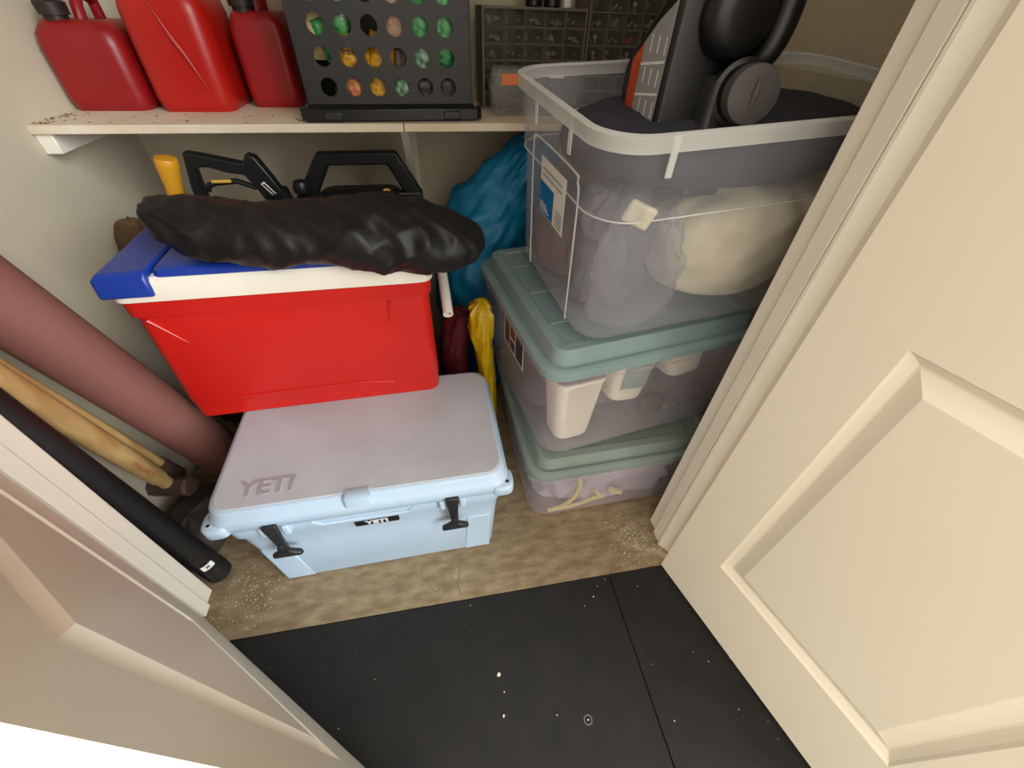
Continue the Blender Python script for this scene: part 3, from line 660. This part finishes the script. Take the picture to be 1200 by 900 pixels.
loc, e_ = inside(b2, (.28, .25, .006)); t = thing('folded_cloth', loc, e_, 'folded grey cloth on the floor of the middle bin', 'cloth')
sack([(0, 0, 0, .2, .08), (0, 0, .02, .24, .11), (0, 0, .06, .22, .10), (0, 0, .08, .1, .04)], 36, .02, 8, 4).build('fold', 'grey_fabric', t, smooth=60)
# contents of the bottom bin
loc, e_ = inside(b3, (.30, .29, .010)); t = thing('fabric_heap', loc, e_, 'crumpled lavender grey fabric heap inside the bottom bin', 'fabric')
sack(interp([(0, 0, 0, .24, .230), (0, 0, .008, .252, .238), (0, 0, .10, .254, .240), (0, 0, .19, .252, .236), (0, 0, .21, .16, .14), (0, 0, .212, .01, .01)], 26), 80, .012, 12, 8, .02, 12, sq=.55, ridge=.02, rfreq=16).build('folds', 'lavender_fabric', t, smooth=60)
for i, (pts, lab) in enumerate((
    ([(.075, .032, .02), (.12, .032, .03), (.155, .030, .075), (.165, .030, .14), (.155, .032, .18)], 'long pale yellow hose curving up inside the bottom bin'),
    ([(.09, .034, .018), (.16, .032, .022), (.22, .031, .045), (.26, .031, .05)], 'pale yellow hose lying along the floor of the bottom bin'),
    ([(.245, .030, .05), (.235, .028, .075), (.215, .028, .10)], 'short bent yellow hose end in the bottom bin'))):
    loc, e_ = inside(b3, (0, 0, 0)); o = MB().tube(interp(pts, 16), .0065, 8).build('hose', 'hose_yellow', None); o.location = loc; o.rotation_euler = e_
    tag(o, lab, 'hose', 'yellow hoses in the bottom bin')
loc, e_ = inside(b3, (0, 0, 0)); o = MB().tube([(.275, .028, .085), (.300, .028, .070), (.312, .028, .062)], .010, 8).build('hose_connector', 'hose_yellow', None); o.location = loc; o.rotation_euler = e_
tag(o, 'stubby pale yellow hose connector against the bottom bin wall', 'connector')

# ---- big open bin on top
B1L, B1R = (.264, .642, .6575), (R(4.5), R(-2.4), R(6.6))
b1 = thing('open_bin', B1L, B1R, 'large open clear bin on top of the stack with price sticker', 'storage bin')
W, D, H, TP = .78, .481, .412, .016
def r1(z, ins, rad=.075): return rr(W / 2, D / 2, z, W - 2 * ins, D - 2 * ins, rad, 8)
MB().loft([r1(.001, TP + .025, .06), r1(.006, TP + .010, .065), r1(.02, TP + .004, .07), r1(.275, .014), r1(.279, .009), r1(H - .02, .006), r1(H - .002, .005)], True, False).build('tub', 'bin_clear', b1, smooth=50, solid=.0022)
rim = MB().loft([r1(H - .024, .001, .08), r1(H - .024, -.005, .08), r1(H - .002, -.006, .08), r1(H, -.003, .08), r1(H, .006, .075), r1(H - .004, .007, .075)], False, False).build('rim', 'bin_rim', b1, smooth=40)
# tabs and ribs under the rim
for x, y, lx, ly in ((.105, -.004, .012, .003), (-.004, .30, .003, .012), (-.004, .13, .003, .012)):
    MB().box(x - lx / 2, x + lx / 2, y - ly / 2, y + ly / 2, H - .060, H - .001).build('rim_tab', 'bin_rim', b1, bevel=.001)
MB().tube([(W / 2 + (p[0] - W / 2), p[1], .277) for p in r1(.277, .0105)] + [r1(.277, .0105)[0]], .0016, 6).build('step_line', 'bin_rim', b1)
pan = [(.0145, .10, .02), (.0105, .10, .27), (.0092, .108, .312), (.0088, .125, .325), (.0088, .315, .325), (.0092, .335, .315), (.0100, .345, .29), (.0145, .345, .02)]
MB().tube(interp(pan, 40), .0018, 6).build('end_panel_outline', 'bin_rim', b1)
s_ = MB().add([(.0080, y, z) for y, z in ((.150, .190), (.285, .190), (.285, .300), (.150, .300))], [(0, 1, 2, 3)]).build('price_sticker', 'sticker_white', b1, smooth=0, solid=.0005)
MB().add([(.0070, y, z) for y, z in ((.205, .192), (.284, .192), (.284, .255), (.205, .255))], [(0, 1, 2, 3)]).build('blue_block', 'sticker_blue', s_, smooth=0)
def pl(y0, y1, z0, h_, m): MB().add([(.0066, y, z) for y, z in ((y0, z0), (y1, z0), (y1, z0 + h_), (y0, z0 + h_))], [(0, 1, 2, 3)]).build('print_line', m, s_, smooth=0)
for k in range(3): pl(.225 + .008 * k, .279, .199 + k * .006, .003, 'sticker_white')
for k in range(5): pl(.157, .190, .198 + k * .007, .003, 'sticker_grey')
for k in range(2): pl(.165, .272, .268 + k * .012, .003, 'sticker_grey')
# contents
def in1(p): return inside(b1, p)
loc, e_ = in1((0, 0, 0))
o = sack(interp([(.41, .19, .035, .12, .10), (.42, .17, .05, .16, .125), (.43, .165, .13, .19, .138), (.44, .165, .20, .185, .136), (.46, .165, .245, .15, .12), (.465, .165, .268, .09, .07), (.465, .165, .272, .01, .01)], 40), 72, .018, 8, 5, .02, 8, ridge=.007, rfreq=12).build('white_sack', 'white_bag', None, smooth=60)
o.location = loc; o.rotation_euler = e_; tag(o, 'big creamy white plastic bag seen through the open bin', 'bag')
o = sack(interp([(.14, .17, .012, .06, .04), (.145, .17, .03, .085, .055), (.145, .17, .15, .088, .055), (.14, .17, .22, .08, .055), (.14, .17, .26, .05, .04), (.14, .17, .27, .005, .005)], 40), 60, .012, 12, 9, .02, 12, ridge=.012, rfreq=20).build('grey_sack', 'grey_fabric', None, smooth=60)
o.location = loc; o.rotation_euler = e_; tag(o, 'grey plastic-wrapped bundle in the front corner of open bin', 'bundle')
o = sack(interp([(.10, .345, .012, .05, .07), (.10, .345, .03, .065, .10), (.10, .345, .13, .065, .10), (.10, .345, .19, .05, .08), (.10, .345, .21, .005, .005)], 30), 40, .01, 12, 13, .02, 12).build('rose_bundle', 'rose_fabric', None, smooth=60)
o.location = loc; o.rotation_euler = e_; tag(o, 'faded rose fabric bundle behind the price sticker in open bin', 'bundle')
o = sack(interp([(.38, .24, .275, .16, .10), (.38, .24, .285, .30, .17), (.38, .24, .32, .345, .205), (.38, .245, .355, .33, .19), (.38, .25, .375, .24, .13), (.38, .25, .382, .02, .02)], 30), 60, .010, 8, 17, .012, 8).build('jacket', 'navy_fabric', None, smooth=60)
o.location = loc; o.rotation_euler = e_; tag(o, 'dark navy jacket filling the top of the open bin', 'jacket')
o = MB().box(0, .05, 0, .012, 0, .04).build('white_packet', 'film', None, bevel=.006, seg=3)
l2, e2 = in1((.055, .022, .278)); o.location = l2; o.rotation_euler = (e2.x, e2.y + R(24), e2.z - R(18)); tag(o, 'small white packet pressed against the corner of the open bin', 'packet')

o = sack(interp([(.15, .085, .012, .04, .03), (.15, .075, .03, .085, .045), (.15, .07, .12, .095, .045), (.145, .07, .20, .085, .045), (.14, .075, .25, .05, .035), (.14, .075, .26, .004, .004)], 44), 64, .008, 14, 19, .015, 16, ridge=.010, rfreq=26).build('film_bag', 'film_grey', None, smooth=50)
o.location = loc; o.rotation_euler = e_; tag(o, 'crinkled clear film bag pressed into the front corner of open bin', 'bag')
# ---- black oil container standing in the open bin
t = thing('oil_container', (.405, .80, .975), (R(2), R(0), R(4)), 'black plastic oil container with round screw cap sitting in the open bin', 'container')
# side outline in (y,z) extruded along x: slanted shoulder at the back
prof = [(.0, -.05), (.15, -.05), (.165, -.03), (.165, .13), (.155, .15), (.06, .235), (.05, .32), (.01, .34), (.0, .32)]
MB().loft([[(x, y * k + .05 * (1 - k), z) for y, z in prof] for x, k in ((.0, .93), (.010, 1.0), (.19, 1.0), (.20, .93))]).build('body', 'black_gloss', t, smooth=30, bevel=.006)
lbl = MB().add([(-.0012, y, z) for y, z in ((.012, -.03), (.125, -.03), (.125, .155), (.060, .210), (.012, .24))], [(0, 1, 2, 3, 4)]).build('label', 'sticker_grey', t, smooth=0, solid=.0006)
MB().add([(-.0020, y, z) for y, z in ((.093, -.03), (.124, -.03), (.124, .153), (.093, .181))], [(0, 1, 2, 3)]).build('label_band', 'sticker_orange', lbl, smooth=0, solid=.0005)
for k in range(5):
    z = -.02 + .045 * k
    MB().add([(-.0020, y, zz) for y, zz in ((.013, z), (.092, z - .012), (.092, z - .008), (.013, z + .004))], [(0, 1, 2, 3)]).build('label_rule', 'sticker_white', lbl, smooth=0)
    for c_ in range(3):
        y0 = .018 + c_ * .024 + .005 * (k % 2)
        MB().add([(-.0020, y, zz) for y, zz in ((y0, z + .010), (y0 + .004, z + .010), (y0 + .004, z + .034), (y0, z + .034))], [(0, 1, 2, 3)]).build('print_line', 'sticker_white', lbl, smooth=0)
# raised block that carries the spout
MB().loft([rr(.115, -.015, z, .085, .05, .012) for z in (-.04, .138)] + [rr(.115, -.015, .148, .070, .036, .01)]).build('spout_block', 'black_plastic', t, smooth=50)
MB().lathe([(.047, -.02), (.049, -.012), (.049, .0), (.042, .003), (.038, .025)], (.122, -.045, .128), (-.22, -1, .12), 28).build('collar', 'black_gloss', t)
cp = MB().lathe([(.039, .0), (.042, .004), (.042, .024), (.0405, .027), (.038, .0275)], (.118, -.062, .130), (-.22, -1, .12), 32).build('screw_cap', 'cap_grey', t)
ax = Vector((-.22, -1, .12)).normalized(); c0 = Vector((.118, -.062, .130)) + ax * .0285
MB().tube([c0 + Vector((0, 0, -.022)), c0 + Vector((0, 0, .0)), c0 + Vector((0, 0, .022))], [.002, .006, .002], 8).build('cap_grip', 'cap_grey', cp)
# carry handle lobes above the spout
MB().tube(interp([(.140, .0, .14), (.163, -.02, .18), (.172, -.02, .23), (.165, -.015, .28), (.14, -.005, .32), (.11, .01, .31)], 24), [.018 + .006 * math.sin(i / 23 * PI) for i in range(24)], 14).build('carry_handle', 'black_gloss', t)
MB().loft([[(.095 + .058 * math.cos(a) * k, -.002 - h, .225 + .058 * math.sin(a) * k) for a in [2 * PI * i / 28 for i in range(28)]] for h, k in ((0, 1.05), (.02, 1), (.032, .85), (.036, .5))]).build('round_boss', 'black_gloss', t, smooth=50)

# ================================================================ LEFT CORNER: roll, sledge, black tube
a, b_ = Vector((-.695, .940, .035)), Vector((-.81, .765, .92))
ax = (b_ - a).normalized()
o = MB().lathe([(.045, .0), (.058, .004), (.061, .02), (.062, .4), (.063, (b_ - a).length), (.06, (b_ - a).length + .004)], a, ax, 32).build('foam_roll', 'roll_mauve', None, smooth=50)
tag(o, 'thick dusty mauve roll leaning against the left wall', 'roll')
t = thing('sledge_hammer', (0, 0, 0), label='wooden-handled hammer with red printing leaning beside mauve roll', cat='hammer')
a, b_ = Vector((-.832, .818, .20)), Vector((-.780, .665, .74)); ax = (b_ - a).normalized()
MB().tube([a - ax * .04, a, a + ax * .004, a + ax * .15, a + ax * .40, b_ + ax * .2], [.018, .019, .0225, .0245, .025, .025], 16).build('handle', 'handle_wood', t)
hx = Vector((1, -.25, .15)).normalized(); hc = a - ax * .07
MB().tube([hc - hx * .065, hc - hx * .06, hc + hx * .06, hc + hx * .065], [.022, .030, .030, .022], 8).build('head', 'rust_iron', t, smooth=20)
tx = text('print', 'CRAFTMAX', .017, 'print_red', t, (0, 0, 0), (0, 0, 0), .0002)
side = (Vector((0, 0, 1.2)) - (a + ax * .09)); side = (side - ax * side.dot(ax)).normalized()
zv = side; xv = ax; yv = zv.cross(xv)
pc = a + ax * .105 + side * .0242
tx.matrix_local = Matrix(((xv.x, yv.x, zv.x, pc.x), (xv.y, yv.y, zv.y, pc.y), (xv.z, yv.z, zv.z, pc.z), (0, 0, 0, 1)))
a2, b2_ = Vector((-.842, .862, .215)), Vector((-.810, .70, .77)); ax = (b2_ - a2).normalized()
o = thing('wooden_stake', (0, 0, 0), label='second thinner wooden handle lying right behind the printed hammer handle', cat='handle')
MB().tube([a2, a2 + ax * .2, b2_ + ax * .2], [.014, .015, .015], 12).build('shaft', 'handle_wood', o); MB().tube([a2 - ax * .10, a2], [.022, .018], 10).build('iron_socket', 'rust_iron', o)
# dark heap at the foot of the hammers
o = sack(interp([(-.785, .76, 0, .07, .10), (-.785, .76, .01, .09, .13), (-.785, .76, .05, .09, .13), (-.785, .76, .085, .07, .10), (-.785, .76, .095, .004, .004)], 16), 30, .015, 14, 6, .02).build('dark_rag', 'dark_cloth', None, smooth=60)
tag(o, 'dirty dark rag heap on the floor under the hammer head', 'rag')
t = thing('black_tube', (0, 0, 0), label='long black cylindrical tube with white sticker standing beside the door jamb', cat='tube')
a, b_ = Vector((-.692, .612, .032)), Vector((-.762, .614, .70)); ax = (b_ - a).normalized()
MB().lathe([(.021, -.027), (.029, -.022), (.0305, -.015), (.0305, 1.2)], a, ax, 28).build('barrel', 'tube_black', t, smooth=50)
MB().lathe([(.0312, -.02), (.0317, -.016), (.0317, .03), (.0311, .034)], a, ax, 28).build('end_cap', 'tube_black', t, smooth=50)
side = Vector((0, 0, 1.2)) - (a + ax * .1); side = (side - ax * side.dot(ax)).normalized()
xv = ax.cross(side); st = []
c_ = a + ax * .058
for i in range(7):
    an = R(-42 + 9 * i + 4)
    dr = side * math.cos(an) - xv * math.sin(an) * -1
    st.append(dr)
mb = MB(); vs = [c_ + ax * h + dr * .0310 for h in (-.010, .010) for dr in st]
k_ = mb.add(vs, [(i, i + 1, 8 + i, 7 + i) for i in range(6)]).build('sticker', 'sticker_white', t, smooth=60)
dr = st[3]; pc = c_ + dr * .0316; yv2 = ax; zv2 = dr; xv2 = yv2.cross(zv2)
tx = text('sticker_mark', 'X', .014, 'ink_dark', k_, (0, 0, 0), (0, 0, 0), .0002, 1, .0006)
tx.matrix_local = Matrix(((xv2.x, yv2.x, zv2.x, pc.x), (xv2.y, yv2.y, zv2.y, pc.y), (xv2.z, yv2.z, zv2.z, pc.z), (0, 0, 0, 1)))
